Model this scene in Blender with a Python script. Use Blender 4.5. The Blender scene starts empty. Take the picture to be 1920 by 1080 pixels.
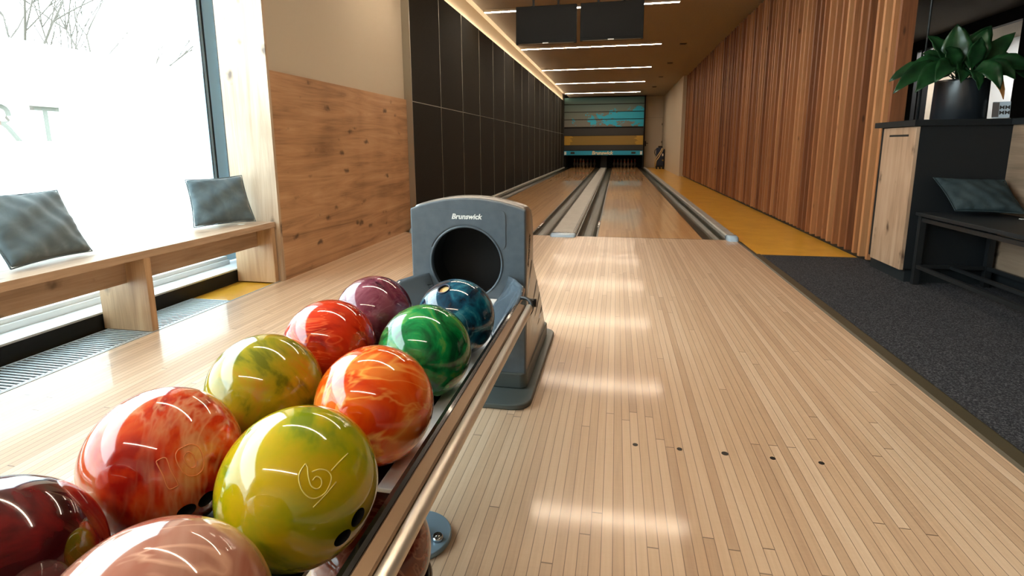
import bpy, bmesh, math, random
from mathutils import Vector, Matrix, Euler
random.seed(7)
sc = bpy.context.scene
col = sc.collection
PI = math.pi

# ------------------------------------------------------------------ camera
cam_d = bpy.data.cameras.new('camera'); cam = bpy.data.objects.new('camera', cam_d); col.objects.link(cam)
cam.matrix_world = Matrix(((0.98095, -0.02769, 0.19227, 0.17463),
                           (0.19415, 0.17293, -0.96561, -5.66415),
                           (-0.00651, 0.98454, 0.17501, 0.95722),
                           (0, 0, 0, 1)))
cam_d.sensor_width = 36; cam_d.lens = 996.47 * 36 / 1920
cam_d.shift_x = 0.0019; cam_d.shift_y = -0.0462
cam_d.clip_start = 0.02; cam_d.clip_end = 200
sc.camera = cam

# ------------------------------------------------------------------ sky, exposure
SKY = 13.5
w = bpy.data.worlds.new('overcast_sky'); sc.world = w; w.use_nodes = True
bg = w.node_tree.nodes['Background']; bg.inputs[0].default_value = (0.85, 0.935, 1.0, 1); bg.inputs[1].default_value = SKY
pl = bpy.data.lights.new('window_portal', 'AREA'); pl.shape = 'RECTANGLE'; pl.size = 6.0; pl.size_y = 2.9
pl.cycles.is_portal = True
po = bpy.data.objects.new('window_portal', pl); col.objects.link(po)
po.location = (-2.86, -5.1, 1.55); po.rotation_euler = (0, -PI / 2, 0); pl.size, pl.size_y = 2.9, 6.0
sc.view_settings.view_transform = 'Standard'; sc.view_settings.look = 'None'
sc.view_settings.exposure = 0.0; sc.view_settings.gamma = 1; sc.view_settings.use_curve_mapping = False
sc.cycles.use_denoising = True
sc.cycles.max_bounces = 8; sc.cycles.diffuse_bounces = 4; sc.cycles.glossy_bounces = 4
sc.cycles.caustics_reflective = False; sc.cycles.caustics_refractive = False
sc.cycles.sample_clamp_indirect = 6
LAMP = 84.0          # diffuser radiance of the ceiling tubes
WARM = (1.0, 0.82, 0.62)

# ------------------------------------------------------------------ materials
def s2l(c):
    return tuple(((v / 255 + 0.055) / 1.055) ** 2.4 if v / 255 > 0.04045 else v / 255 / 12.92 for v in c) + (1,)

def mat(name, c, rough=0.5, metal=0.0, coat=0.0, coat_r=0.05, spec=0.5, srgb=True):
    m = bpy.data.materials.new(name); m.use_nodes = True
    b = m.node_tree.nodes['Principled BSDF']
    b.inputs['Base Color'].default_value = s2l(c) if srgb else tuple(c) + (1,)
    b.inputs['Roughness'].default_value = rough; b.inputs['Metallic'].default_value = metal
    b.inputs['Coat Weight'].default_value = coat; b.inputs['Coat Roughness'].default_value = coat_r
    b.inputs['Specular IOR Level'].default_value = spec
    return m

class N:
    """node shorthand on one material"""
    def __init__(s, m): s.m = m; s.t = m.node_tree; s.b = s.t.nodes['Principled BSDF']
    def n(s, kind, **kw):
        x = s.t.nodes.new(kind)
        for k, v in kw.items(): setattr(x, k, v)
        return x
    def l(s, a, b): s.t.links.new(a, b)
    def co(s): return s.n('ShaderNodeTexCoord').outputs['Object']
    def math(s, op, a, b=None, c=None):
        x = s.n('ShaderNodeMath', operation=op)
        for i, v in enumerate((a, b, c)):
            if v is None: continue
            if isinstance(v, (int, float)): x.inputs[i].default_value = v
            else: s.l(v, x.inputs[i])
        return x.outputs[0]
    def mapv(s, v, scale=(1, 1, 1), loc=(0, 0, 0), rot=(0, 0, 0)):
        x = s.n('ShaderNodeMapping'); x.inputs['Scale'].default_value = scale
        x.inputs['Location'].default_value = loc; x.inputs['Rotation'].default_value = rot
        s.l(v, x.inputs[0]); return x.outputs[0]
    def noise(s, v, scale=5, detail=3, rough=0.5, dist=0.0, out='Fac'):
        x = s.n('ShaderNodeTexNoise'); x.inputs['Scale'].default_value = scale; x.inputs['Detail'].default_value = detail
        x.inputs['Roughness'].default_value = rough; x.inputs['Distortion'].default_value = dist
        s.l(v, x.inputs['Vector']); return x.outputs[out]
    def ramp(s, f, stops, interp='LINEAR', srgb=True):
        x = s.n('ShaderNodeValToRGB'); r = x.color_ramp; r.interpolation = interp
        while len(r.elements) < len(stops): r.elements.new(0.5)
        for e, (p, c) in zip(r.elements, stops):
            e.position = p; e.color = s2l(c) if srgb else tuple(c) + (1,)
        s.l(f, x.inputs[0]); return x.outputs[0]
    def mix(s, f, a, b, blend='MIX'):
        x = s.n('ShaderNodeMix', data_type='RGBA', blend_type=blend)
        for i, v in ((0, f), (6, a), (7, b)):
            if isinstance(v, (int, float)): x.inputs[i].default_value = v
            elif isinstance(v, tuple): x.inputs[i].default_value = v
            else: s.l(v, x.inputs[i])
        return x.outputs[2]
    def color(s, v): s.l(v, s.b.inputs['Base Color'])
    def bump(s, h, strength=0.2, dist=0.01):
        x = s.n('ShaderNodeBump'); x.inputs['Strength'].default_value = strength; x.inputs['Distance'].default_value = dist
        s.l(h, x.inputs['Height']); s.l(x.outputs[0], s.b.inputs['Normal'])
    def sep(s, v):
        x = s.n('ShaderNodeSeparateXYZ'); s.l(v, x.inputs[0]); return x.outputs

def boards(name, tones, rough, coat, seam=0.35, bw=0.0273, blen=1.3, seamw=0.06, coat_r=0.08, spec=.5):
    m = mat(name, (200, 160, 110), rough, coat=coat, coat_r=coat_r, spec=spec); k = N(m)
    co = k.co(); X, Y, Z = k.sep(co)
    bx = k.math('DIVIDE', X, bw); ix = k.math('FLOOR', bx); fx = k.math('FRACT', bx)
    w1 = k.n('ShaderNodeTexWhiteNoise', noise_dimensions='1D'); k.l(ix, w1.inputs['W'])
    yy = k.math('ADD', k.math('DIVIDE', Y, blen), k.math('MULTIPLY', w1.outputs['Value'], 7.3)); iy = k.math('FLOOR', yy)
    cx = k.n('ShaderNodeCombineXYZ'); k.l(ix, cx.inputs[0]); k.l(iy, cx.inputs[1])
    w2 = k.n('ShaderNodeTexWhiteNoise', noise_dimensions='2D'); k.l(cx.outputs[0], w2.inputs['Vector'])
    off = k.n('ShaderNodeVectorMath', operation='MULTIPLY_ADD')
    k.l(w2.outputs['Color'], off.inputs[0]); off.inputs[1].default_value = (9, 9, 9); k.l(co, off.inputs[2])
    g = k.noise(k.mapv(off.outputs[0], (90, 3.5, 1)), 1.0, 4, 0.6, 0.3)
    cross = k.noise(k.mapv(off.outputs[0], (25, 120, 1)), 1.0, 2, 0.5)
    f = k.math('ADD', k.math('MULTIPLY', w2.outputs['Value'], 0.42), k.math('MULTIPLY', g, 0.48))
    f = k.math('ADD', f, k.math('MULTIPLY', cross, 0.10))
    c = k.ramp(f, [(0.08, tones[0]), (0.5, tones[1]), (0.95, tones[2])])
    d = k.math('MINIMUM', fx, k.math('SUBTRACT', 1.0, fx))
    line = k.math('LESS_THAN', d, seamw)
    fy = k.math('FRACT', yy); l2 = k.math('LESS_THAN', fy, 0.0016)
    line = k.math('MAXIMUM', line, l2)
    c = k.mix(k.math('MULTIPLY', line, seam), c, s2l((70, 45, 25)))
    k.color(c)
    k.bump(k.noise(k.mapv(co, (12, 2, 1)), 1, 2), 0.03, 0.004)
    return m

def oak(name, axis='Y', tones=((138, 100, 64), (181, 138, 96), (203, 164, 122)), rough=0.45, knots=1.0, seed=0.0, scl=1.0):
    m = mat(name, tones[1], rough); k = N(m); co = k.co()
    s = {'X': (0.5, 6, 6), 'Y': (6, 0.5, 6), 'Z': (6, 6, 0.5)}[axis]
    s = tuple(v * scl for v in s)
    v = k.mapv(co, s, (seed, seed * 1.7, seed * .6))
    warp = k.noise(k.mapv(co, (2.2, 2.2, 2.2), (seed, 0, 0)), 1, 2)
    big = k.noise(v, 1.6, 5, 0.62, 1.2)
    s2 = {'X': (3, 160, 160), 'Y': (160, 3, 160), 'Z': (160, 160, 3)}[axis]
    fine = k.noise(k.mapv(co, s2), 1, 3, 0.6)
    f = k.math('ADD', k.math('MULTIPLY', big, 0.75), k.math('MULTIPLY', fine, 0.22))
    f = k.math('ADD', f, k.math('MULTIPLY', k.math('SUBTRACT', warp, 0.5), 0.35))
    c = k.ramp(f, [(0.28, tones[0]), (0.50, tones[1]), (0.68, tones[2])])
    vo = k.n('ShaderNodeTexVoronoi'); vo.inputs['Scale'].default_value = 1.0; vo.inputs['Randomness'].default_value = 1.0
    s3 = {'X': (3.2, 7, 7), 'Y': (7, 3.2, 7), 'Z': (7, 7, 3.2)}[axis]
    nz = k.n('ShaderNodeVectorMath', operation='MULTIPLY_ADD')
    k.l(k.noise(co, 14, 2, out='Color'), nz.inputs[0]); nz.inputs[1].default_value = (.35, .35, .35)
    k.l(k.mapv(co, s3, (seed + .3, seed, seed)), nz.inputs[2]); k.l(nz.outputs[0], vo.inputs['Vector'])
    kn = k.ramp(vo.outputs['Distance'], [(0.06, (255, 255, 255)), (0.19, (0, 0, 0))])
    c = k.mix(k.math('MULTIPLY', kn, 0.85 * knots), c, s2l((62, 38, 22)))
    k.color(c); k.bump(fine, 0.04, 0.002)
    return m

M = {}
M['approach'] = boards('approach_maple', ((168, 134, 106), (202, 170, 138), (224, 198, 170)), 0.40, 0.42, seam=0.75, seamw=0.032, blen=2.2, coat_r=0.10, spec=1.0)
M['lane'] = boards('lane_maple', ((178, 126, 72), (216, 164, 106), (234, 188, 132)), 0.34, 0.9, seam=0.22, seamw=0.03, blen=2.4, coat_r=0.03)
M['oak_h'] = oak('oak_horizontal', 'Y', ((126, 92, 64), (180, 138, 100), (200, 160, 122)))
M['oak_end'] = oak('oak_upright', 'Z', ((158, 134, 110), (188, 166, 142), (204, 186, 164)), seed=3)
M['oak_bench'] = oak('oak_bench', 'Y', ((140, 114, 92), (180, 153, 128), (200, 176, 154)), seed=5)
M['oak_leg'] = oak('oak_bench_leg', 'Z', ((150, 116, 84), (190, 156, 120), (210, 180, 146)), seed=8)
M['oak_door'] = oak('oak_cabinet_door', 'Z', ((132, 104, 82), (170, 140, 114), (188, 162, 138)), seed=2.4)
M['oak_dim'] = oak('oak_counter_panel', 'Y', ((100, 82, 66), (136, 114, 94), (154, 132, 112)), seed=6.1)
M['cream'] = mat('cream_plaster', (192, 180, 160), 0.85)
M['plaster'] = mat('warm_white_plaster', (206, 192, 172), 0.85)
M['ceil'] = mat('taupe_ceiling', (150, 128, 106), 0.8)
k = N(M['ceil']); k.color(k.ramp(k.noise(k.co(), 90, 3), [(0.3, (146, 134, 120)), (0.7, (160, 148, 132))]))
M['felt'] = mat('black_acoustic_panel', (44, 40, 32), 0.8, spec=0.15)
k = N(M['felt']); k.color(k.ramp(k.noise(k.mapv(k.co(), (60, 60, 60)), 2, 4, .7), [(0.35, (20, 18, 14)), (0.7, (38, 34, 26))]))
M['joint'] = mat('aluminium_joint', (176, 172, 160), 0.38, .9)
M['yellow'] = mat('ochre_floor_paint', (212, 152, 44), 0.28, coat=.4, coat_r=.1)
k = N(M['yellow']); k.color(k.ramp(k.noise(k.co(), 3, 5, .7), [(0.3, (212, 150, 36)), (0.7, (240, 186, 62))]))
M['carpet'] = mat('charcoal_carpet', (50, 50, 52), 0.95, spec=.1)
k = N(M['carpet']); nz = k.noise(k.co(), 150, 3, .8); k.color(k.ramp(nz, [(0.35, (30, 31, 34)), (0.52, (62, 63, 68)), (0.70, (122, 122, 124))])); k.bump(nz, 0.8, 0.01)
M['kerb'] = mat('olive_rubber_edge', (66, 58, 42), 0.5)
M['gutter'] = mat('gutter_plastic', (40, 38, 28), 0.35, spec=.35)
k = N(M['gutter']); k.color(k.ramp(k.noise(k.mapv(k.co(), (30, 1, 1)), 1, 3), [(0.3, (30, 30, 22)), (0.7, (50, 48, 36))]))
M['capping'] = mat('grey_capping', (158, 156, 150), 0.4)
k = N(M['capping']); k.color(k.ramp(k.noise(k.co(), 7, 5, .7), [(0.3, (146, 144, 138)), (0.7, (170, 167, 160))]))
M['nose'] = mat('pale_blue_plastic', (160, 186, 208), 0.25, coat=.5)
M['darkmetal'] = mat('dark_metal', (34, 34, 36), 0.4, 0.6)
M['black'] = mat('matt_black', (14, 15, 17), 0.6)
M['pit'] = mat('pit_black', (9, 9, 9), 0.8)
M['blackboard'] = mat('black_laminate', (24, 28, 31), 0.5, spec=.3)
M['blackmetal'] = mat('black_powder_coat', (22, 25, 27), 0.45)
M['slat'] = mat('larch_slats', (150, 86, 44), 0.5)
k = N(M['slat']); co = k.co()
ge = k.n('ShaderNodeNewGeometry'); ri = ge.outputs['Random Per Island']
of = k.n('ShaderNodeVectorMath', operation='MULTIPLY_ADD'); cc = k.n('ShaderNodeCombineXYZ'); k.l(ri, cc.inputs[2]); k.l(ri, cc.inputs[0])
k.l(cc.outputs[0], of.inputs[0]); of.inputs[1].default_value = (31, 31, 31); k.l(co, of.inputs[2])
gr = k.noise(k.mapv(of.outputs[0], (16, 16, .9)), 1.5, 4, .6, 1.6)
fi = k.noise(k.mapv(of.outputs[0], (150, 150, 3)), 1, 3, .6)
f = k.math('ADD', k.math('MULTIPLY', ri, .55), k.math('MULTIPLY', gr, .42)); f = k.math('ADD', f, k.math('MULTIPLY', fi, .14))
cl = k.ramp(f, [(0.15, (96, 54, 34)), (0.42, (140, 86, 52)), (0.68, (170, 114, 72)), (0.95, (196, 142, 96))])
vo = k.n('ShaderNodeTexVoronoi'); vo.inputs['Scale'].default_value = 1; k.l(k.mapv(of.outputs[0], (8, 8, 2.6)), vo.inputs['Vector'])
kn = k.ramp(vo.outputs['Distance'], [(0.04, (255, 255, 255)), (0.11, (0, 0, 0))])
k.color(k.mix(k.math('MULTIPLY', kn, .75), cl, s2l((52, 24, 14)))); k.bump(fi, .06, .002)
M['frame'] = mat('blue_grey_window_frame', (208, 238, 250), 0.35)
M['sillwhite'] = mat('white_sill', (236, 240, 242), 0.35)
M['steel'] = mat('brushed_aluminium', (200, 204, 206), 0.3, 0.9)
M['grille'] = mat('grille_aluminium', (205, 214, 220), 0.35, 0.5)
M['slate'] = mat('slate_blue_plastic', (92, 105, 116), 0.42)
k = N(M['slate']); nz = k.noise(k.co(), 300, 2); k.bump(nz, .12, .001); k.color(k.ramp(k.noise(k.co(), 30, 4), [(0.3, (72, 82, 90)), (0.7, (82, 92, 100))]))
M['hoodbody'] = mat('taupe_grey_gloss_plastic', (112, 106, 100), 0.28, coat=.6, coat_r=.12)
M['guide'] = mat('grey_blue_gloss_plastic', (84, 98, 110), 0.15, coat=.7)
M['baseplate'] = mat('base_plate_plastic', (74, 80, 78), 0.35)
M['rubber'] = mat('black_rubber', (20, 20, 19), 0.25, coat=.3)
M['bronze'] = mat('bronze_anodised', (120, 98, 76), 0.38, 0.8)
M['tube'] = mat('satin_tube', (222, 212, 198), 0.38, 0.8)
M['traywhite'] = mat('white_tray', (226, 226, 224), 0.3)
M['footblue'] = mat('zinc_foot_plate', (140, 165, 182), 0.3, 0.4)
M['chrome'] = mat('chrome', (220, 222, 225), 0.1, 1.0)
M['white'] = mat('white_print', (235, 235, 230), 0.5)
M['ink'] = mat('dark_print', (32, 28, 26), 0.5)
M['red'] = mat('red_print', (200, 70, 40), 0.5)
M['screen'] = mat('tv_screen', (3, 4, 5), 0.45, spec=.15)
M['bezel'] = mat('tv_bezel', (10, 12, 12), 0.5, spec=.15)
M['velvet'] = mat('slate_velvet', (96, 106, 110), 0.85, spec=.2)
k = N(M['velvet']); M['velvet'].node_tree.nodes['Principled BSDF'].inputs['Sheen Weight'].default_value = .5
k.color(k.ramp(k.noise(k.co(), 9, 4, .6, .8), [(0.3, (76, 92, 100)), (0.55, (88, 105, 113)), (0.75, (102, 119, 127))])); k.bump(k.noise(k.co(), 500, 2), .2, .001)
M['velvet_dark'] = mat('dark_teal_velvet', (62, 76, 80), 0.85, spec=.2)
k = N(M['velvet_dark']); k.color(k.ramp(k.noise(k.co(), 9, 4, .6), [(0.3, (34, 46, 50)), (0.7, (54, 66, 69))]))
M['pot'] = mat('black_glazed_pot', (26, 32, 38), 0.3, coat=.3, coat_r=.25)
M['soil'] = mat('soil', (40, 30, 22), 0.9)
M['leaf'] = mat('peace_lily_leaf', (32, 82, 38), 0.32)
k = N(M['leaf']); k.color(k.ramp(k.noise(k.co(), 12, 3), [(0.3, (12, 40, 20)), (0.7, (30, 72, 36))]))
M['deadleaf'] = mat('withered_leaf', (150, 100, 48), 0.6)
M['bark'] = mat('bark', (74, 70, 64), 0.9)
M['snow'] = mat('pale_paving', (180, 178, 170), 0.9)
M['facade'] = mat('pale_facade', (90, 92, 86), 0.9)
M['facade_b'] = mat('pinkish_facade', (124, 104, 96), 0.9)
M['pin'] = mat('shaded_pin_white', (128, 116, 100), 0.4)  # white of the pins darkened; shade of the pin deck put into the colour
M['hose'] = mat('cream_hose', (206, 180, 132), 0.5)
M['navy'] = mat('navy_plastic', (22, 38, 66), 0.35)
M['tealblue'] = mat('blue_pindeck_strip', (24, 150, 190), 0.5)
M['cream_txt'] = mat('cream_lettering', (236, 220, 180), 0.5)
M['maskdark'] = mat('mask_dark_grey', (42, 42, 42), 0.5)
M['ochrestripe'] = mat('ochre_stripes', (160, 124, 50), 0.5)
k = N(M['ochrestripe']); co = k.co(); X, Y, Z = k.sep(co)
st = k.math('LESS_THAN', k.math('FRACT', k.math('MULTIPLY', Z, 26)), .5)
cxx = k.math('ABSOLUTE', k.math('SUBTRACT', X, -.42))
edge = k.math('ADD', cxx, k.math('MULTIPLY', k.noise(k.mapv(co, (2, 1, 14)), 1, 3), .5))
inn = k.math('LESS_THAN', edge, 1.62)
k.color(k.mix(k.math('MULTIPLY', inn, k.math('ADD', k.math('MULTIPLY', st, .35), .35)), s2l((172, 136, 50)), s2l((84, 74, 46))))
M['maskart'] = mat('mask_artwork', (90, 98, 92), 0.5)
k = N(M['maskart']); co = k.co(); X, Y, Z = k.sep(co)
base = k.ramp(k.math('DIVIDE', k.math('SUBTRACT', Z, 1.73), 1.27), [(0, (112, 110, 104)), (0.45, (104, 116, 108)), (0.8, (84, 116, 116)), (1, (54, 116, 126))])
nz = k.noise(k.mapv(co, (2.0, 1, 3.2), (1.2, 0, .4)), 1, 6, .72, .35)
band = k.math('ABSOLUTE', k.math('SUBTRACT', Z, k.math('ADD', 2.10, k.math('MULTIPLY', X, .03))))
thr = k.math('ADD', k.math('MULTIPLY', band, .52), k.math('MULTIPLY', X, -.07))
spl = k.math('GREATER_THAN', nz, k.math('ADD', thr, .395))
spl = k.math('MULTIPLY', spl, k.math('GREATER_THAN', X, -1.75))
k.color(k.mix(k.math('MULTIPLY', spl, .95), base, s2l((0, 168, 204))))

def emis(name, c, s):
    m = bpy.data.materials.new(name); m.use_nodes = True; t = m.node_tree
    t.nodes.remove(t.nodes['Principled BSDF']); e = t.nodes.new('ShaderNodeEmission')
    e.inputs[0].default_value = tuple(c) + (1,); e.inputs[1].default_value = s
    t.links.new(e.outputs[0], t.nodes['Material Output'].inputs[0]); return m
M['lamp'] = emis('warm_tube_light', WARM, LAMP)
M['led'] = emis('warm_led_strip', (1.0, .80, .56), 42.0)

m = bpy.data.materials.new('clear_glass'); m.use_nodes = True; t = m.node_tree; t.nodes.remove(t.nodes['Principled BSDF'])
tr = t.nodes.new('ShaderNodeBsdfTransparent'); tr.inputs[0].default_value = (.93, .97, .96, 1)
gl = t.nodes.new('ShaderNodeBsdfGlossy'); gl.inputs['Roughness'].default_value = .01
fr = t.nodes.new('ShaderNodeFresnel'); gg = t.nodes.new('ShaderNodeNewGeometry'); mi = t.nodes.new('ShaderNodeMapRange')
mi.inputs['To Min'].default_value = 1.45; mi.inputs['To Max'].default_value = 1 / 1.45; t.links.new(gg.outputs['Backfacing'], mi.inputs['Value']); t.links.new(mi.outputs[0], fr.inputs[0])
mx = t.nodes.new('ShaderNodeMixShader'); t.links.new(fr.outputs[0], mx.inputs[0]); t.links.new(tr.outputs[0], mx.inputs[1]); t.links.new(gl.outputs[0], mx.inputs[2])
t.links.new(mx.outputs[0], t.nodes['Material Output'].inputs[0]); M['glass'] = m
m = bpy.data.materials.new('frosted_film'); m.use_nodes = True; t = m.node_tree; t.nodes.remove(t.nodes['Principled BSDF'])
tl = t.nodes.new('ShaderNodeBsdfTranslucent'); tl.inputs[0].default_value = (.90, .93, .94, 1)
df = t.nodes.new('ShaderNodeBsdfDiffuse'); df.inputs[0].default_value = (.8, .8, .8, 1)
mx = t.nodes.new('ShaderNodeMixShader'); mx.inputs[0].default_value = .1
t.links.new(tl.outputs[0], mx.inputs[1]); t.links.new(df.outputs[0], mx.inputs[2]); t.links.new(mx.outputs[0], t.nodes['Material Output'].inputs[0]); M['frost'] = m

# ------------------------------------------------------------------ mesh helpers
def tag(o, label=None, cat=None, group=None, kind=None):
    if label: o['label'] = label
    if cat: o['category'] = cat
    if group: o['group'] = group
    if kind: o['kind'] = kind
    return o

def thing(name, label, cat, loc=(0, 0, 0), group=None, kind=None):
    o = bpy.data.objects.new(name, None); col.objects.link(o); o.location = loc; o.empty_display_size = .05
    return tag(o, label, cat, group, kind)

def obj(name, bm, m, parent=None, smooth=False, world=True, bevel=0, seg=2):
    """link a bmesh as one object; verts are in world space when world=True"""
    bmesh.ops.recalc_face_normals(bm, faces=bm.faces)
    me = bpy.data.meshes.new(name); bm.to_mesh(me); bm.free()
    for x in (m if isinstance(m, (list, tuple)) else [m]): me.materials.append(x)
    o = bpy.data.objects.new(name, me); col.objects.link(o)
    if smooth: 
        for p in me.polygons: p.use_smooth = True
    if parent is not None:
        o.parent = parent
        if world: 
            off = Vector((0, 0, 0)); q = parent
            while q is not None: off += q.location; q = q.parent
            o.location = -off
    if bevel:
        b = o.modifiers.new('bevel', 'BEVEL'); b.width = bevel; b.segments = seg; b.limit_method = 'ANGLE'; b.angle_limit = .6
        for p in me.polygons: p.use_smooth = True
        wn = o.modifiers.new('normals', 'WEIGHTED_NORMAL'); wn.keep_sharp = True
    return o

def box(bm, x0, x1, y0, y1, z0, z1, mi=0):
    v = [bm.verts.new(p) for p in ((x0, y0, z0), (x1, y0, z0), (x1, y1, z0), (x0, y1, z0), (x0, y0, z1), (x1, y0, z1), (x1, y1, z1), (x0, y1, z1))]
    for q in ((0, 3, 2, 1), (4, 5, 6, 7), (0, 1, 5, 4), (1, 2, 6, 5), (2, 3, 7, 6), (3, 0, 4, 7)):
        bm.faces.new([v[i] for i in q]).material_index = mi
    return bm

def B(*a):
    return box(bmesh.new(), *a)

def tube(bm, pts, r, seg=10, taper=None, cap=True):
    pts = [Vector(p) for p in pts]; rings = []; up = Vector((0, 0, 1)); prev = None
    for i, p in enumerate(pts):
        d = (pts[min(i + 1, len(pts) - 1)] - pts[max(i - 1, 0)]).normalized()
        if prev is None:
            a = d.cross(up if abs(d.z) < .95 else Vector((1, 0, 0))).normalized()
        else:
            a = (prev - d * prev.dot(d)).normalized()
        prev = a; b = d.cross(a); rr = r if taper is None else r * taper[i]
        rings.append([bm.verts.new(p + (a * math.cos(2 * PI * k / seg) + b * math.sin(2 * PI * k / seg)) * rr) for k in range(seg)])
    for A, C in zip(rings, rings[1:]):
        for k in range(seg): bm.faces.new((A[k], A[(k + 1) % seg], C[(k + 1) % seg], C[k]))
    if cap: bm.faces.new(rings[0][::-1]); bm.faces.new(rings[-1])
    return bm

def lathe(bm, prof, c=(0, 0, 0), seg=32):
    rings = []
    for r, z in prof:
        rings.append([bm.verts.new((c[0] + r * math.cos(2 * PI * k / seg), c[1] + r * math.sin(2 * PI * k / seg), c[2] + z)) for k in range(seg)] if r > 1e-5 else [bm.verts.new((c[0], c[1], c[2] + z))])
    for A, C in zip(rings, rings[1:]):
        for k in range(seg):
            q = [A[k % len(A)], A[(k + 1) % len(A)], C[(k + 1) % len(C)], C[k % len(C)]]
            u = []
            for v in q:
                if v not in u: u.append(v)
            if len(u) > 2: bm.faces.new(u)
    return bm

def prism(bm, pts, axis, a0, a1):
    """polygon pts (2D) extruded along axis"""
    def P(p, a): return {'X': (a, p[0], p[1]), 'Y': (p[0], a, p[1]), 'Z': (p[0], p[1], a)}[axis]
    A = [bm.verts.new(P(p, a0)) for p in pts]; C = [bm.verts.new(P(p, a1)) for p in pts]; n = len(pts)
    bm.faces.new(A); bm.faces.new(C[::-1])
    for i in range(n): bm.faces.new((A[i], C[i], C[(i + 1) % n], A[(i + 1) % n]))
    return bm

def rrect(x0, x1, y0, y1, r, n=6):
    o = []
    for cx, cy, a in ((x1 - r, y1 - r, 0), (x0 + r, y1 - r, 90), (x0 + r, y0 + r, 180), (x1 - r, y0 + r, 270)):
        for i in range(n + 1):
            t_ = math.radians(a + 90 * i / n); o.append((cx + r * math.cos(t_), cy + r * math.sin(t_)))
    return o

def bake(o):
    """apply modifiers into the mesh"""
    dg = bpy.context.evaluated_depsgraph_get(); dg.update()
    me = bpy.data.meshes.new_from_object(o.evaluated_get(dg)); o.modifiers.clear(); o.data = me; return o

def cut(o, cutters, inside_mat=None):
    """subtract temporary cutter solids"""
    tmp = []
    for bm in cutters:
        bmesh.ops.recalc_face_normals(bm, faces=bm.faces)
        me = bpy.data.meshes.new('cut'); bm.to_mesh(me); bm.free()
        if inside_mat: 
            me.materials.append(inside_mat)
        c = bpy.data.objects.new('cut', me); col.objects.link(c); tmp.append(c)
        c.matrix_world = Matrix.Translation(o.location) if o.parent is None else Matrix()
        md = o.modifiers.new('cut', 'BOOLEAN'); md.object = c; md.operation = 'DIFFERENCE'; md.solver = 'EXACT'
        if inside_mat: md.material_mode = 'TRANSFER'
    bpy.context.view_layer.update(); bake(o)
    for c in tmp: bpy.data.objects.remove(c)
    return o

def text(name, body, size, m, mw, parent=None, shear=0.0, bold=0.0, depth=.0006):
    cu = bpy.data.curves.new(name, 'FONT'); cu.body = body; cu.size = size; cu.align_x = 'CENTER'; cu.align_y = 'CENTER'
    cu.shear = shear; cu.offset = bold; cu.extrude = depth; cu.resolution_u = 3
    c = bpy.data.objects.new('tmp', cu); col.objects.link(c); bpy.context.view_layer.update()
    dg = bpy.context.evaluated_depsgraph_get(); me = bpy.data.meshes.new_from_object(c.evaluated_get(dg)); bpy.data.objects.remove(c)
    me.transform(mw); me.materials.clear(); me.materials.append(m); me.name = name
    o = bpy.data.objects.new(name, me); col.objects.link(o)
    if parent is not None:
        o.parent = parent
        off = Vector((0, 0, 0)); q = parent
        while q is not None: off += q.location; q = q.parent
        o.location = -off
    return o

def struct(name, bm, m, **kw):
    o = obj(name, bm, m, **kw); o['kind'] = 'structure'; return o

def T(x, y, z): return Matrix.Translation((x, y, z))
FACE_MY = Matrix.Rotation(PI / 2, 4, 'X')      # text facing -y
# ================================================================== SETTING
bm = bmesh.new(); box(bm, -2.20, 1.38, -9.0, 0.0, -.2, 0); struct('floor', bm, M['approach'])
bm = bmesh.new(); box(bm, -2.54, 6.3, -9.0, 19.6, -.30, -.2); struct('floor', bm, M['black'])
bm = bmesh.new(); box(bm, 1.42, 2.52, -.74, 18.5, -.2, -.004); struct('floor', bm, M['yellow'])
bm = bmesh.new(); box(bm, -2.54, -2.20, -9, -2.0, -.2, -.012); struct('floor', bm, M['yellow'])
bm = bmesh.new(); box(bm, 1.44, 6.3, -9.0, -.74, -.2, .004); box(bm, 2.52, 6.3, -.74, 7.9, -.2, .004); struct('floor', bm, M['carpet'])
bm = bmesh.new(); prism(bm, [(1.375, -.1), (1.375, .0), (1.385, .008), (1.435, .010), (1.447, .004), (1.447, -.1)], 'Y', -9, -.74)
prism(bm, [(1.385, -.1), (1.385, .0), (1.39, .004), (1.415, .005), (1.42, -.004), (1.42, -.1)], 'Y', -.74, -.11); struct('trim_1', bm, M['kerb'])
# ceiling with lamp slots left flush; stops short of the left wall for the light cove
bm = bmesh.new(); box(bm, -1.93, 6.4, .1, 19.6, 3.03, 3.2); box(bm, -2.9, 8.2, -9.2, .1, 3.03, 3.2); box(bm, 6.4, 8.2, .1, 8.2, 3.03, 3.2)
struct('ceiling', bm, M['ceil'])
bm = bmesh.new(); box(bm, -2.3, -1.93, .1, 19.6, 3.2, 3.25); struct('ceiling', bm, M['plaster'])
# left wall: plaster upper, oak clad lower, black acoustic panels beyond
wl = struct('wall_left', box(bmesh.new(), -2.54, -2.20, -2.27, 19.6, -.2, 3.3), M['cream'])
o = obj('wood_panel', B(-2.20, -2.178, -2.27, .19, .0, 1.483), M['oak_h'], wl)
bm = bmesh.new(); box(bm, -2.20, -2.115, .19, 18.2, 0.0, 1.462); box(bm, -2.20, -2.115, .19, 18.2, 1.470, 2.86)
wl2 = struct('wall_left', bm, M['felt'])
bm = bmesh.new(); box(bm, -2.20, -2.108, .186, .20, 0, 2.86)
for i in range(18):
    y = .20 + 1.03 * i; box(bm, -2.116, -2.110, y - .0045, y + .0045, 0.0, 2.86)
box(bm, -2.116, -2.1125, .19, 18.2, 1.462, 1.470)
obj('joint_strip', bm, M['joint'], wl2)
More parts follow.
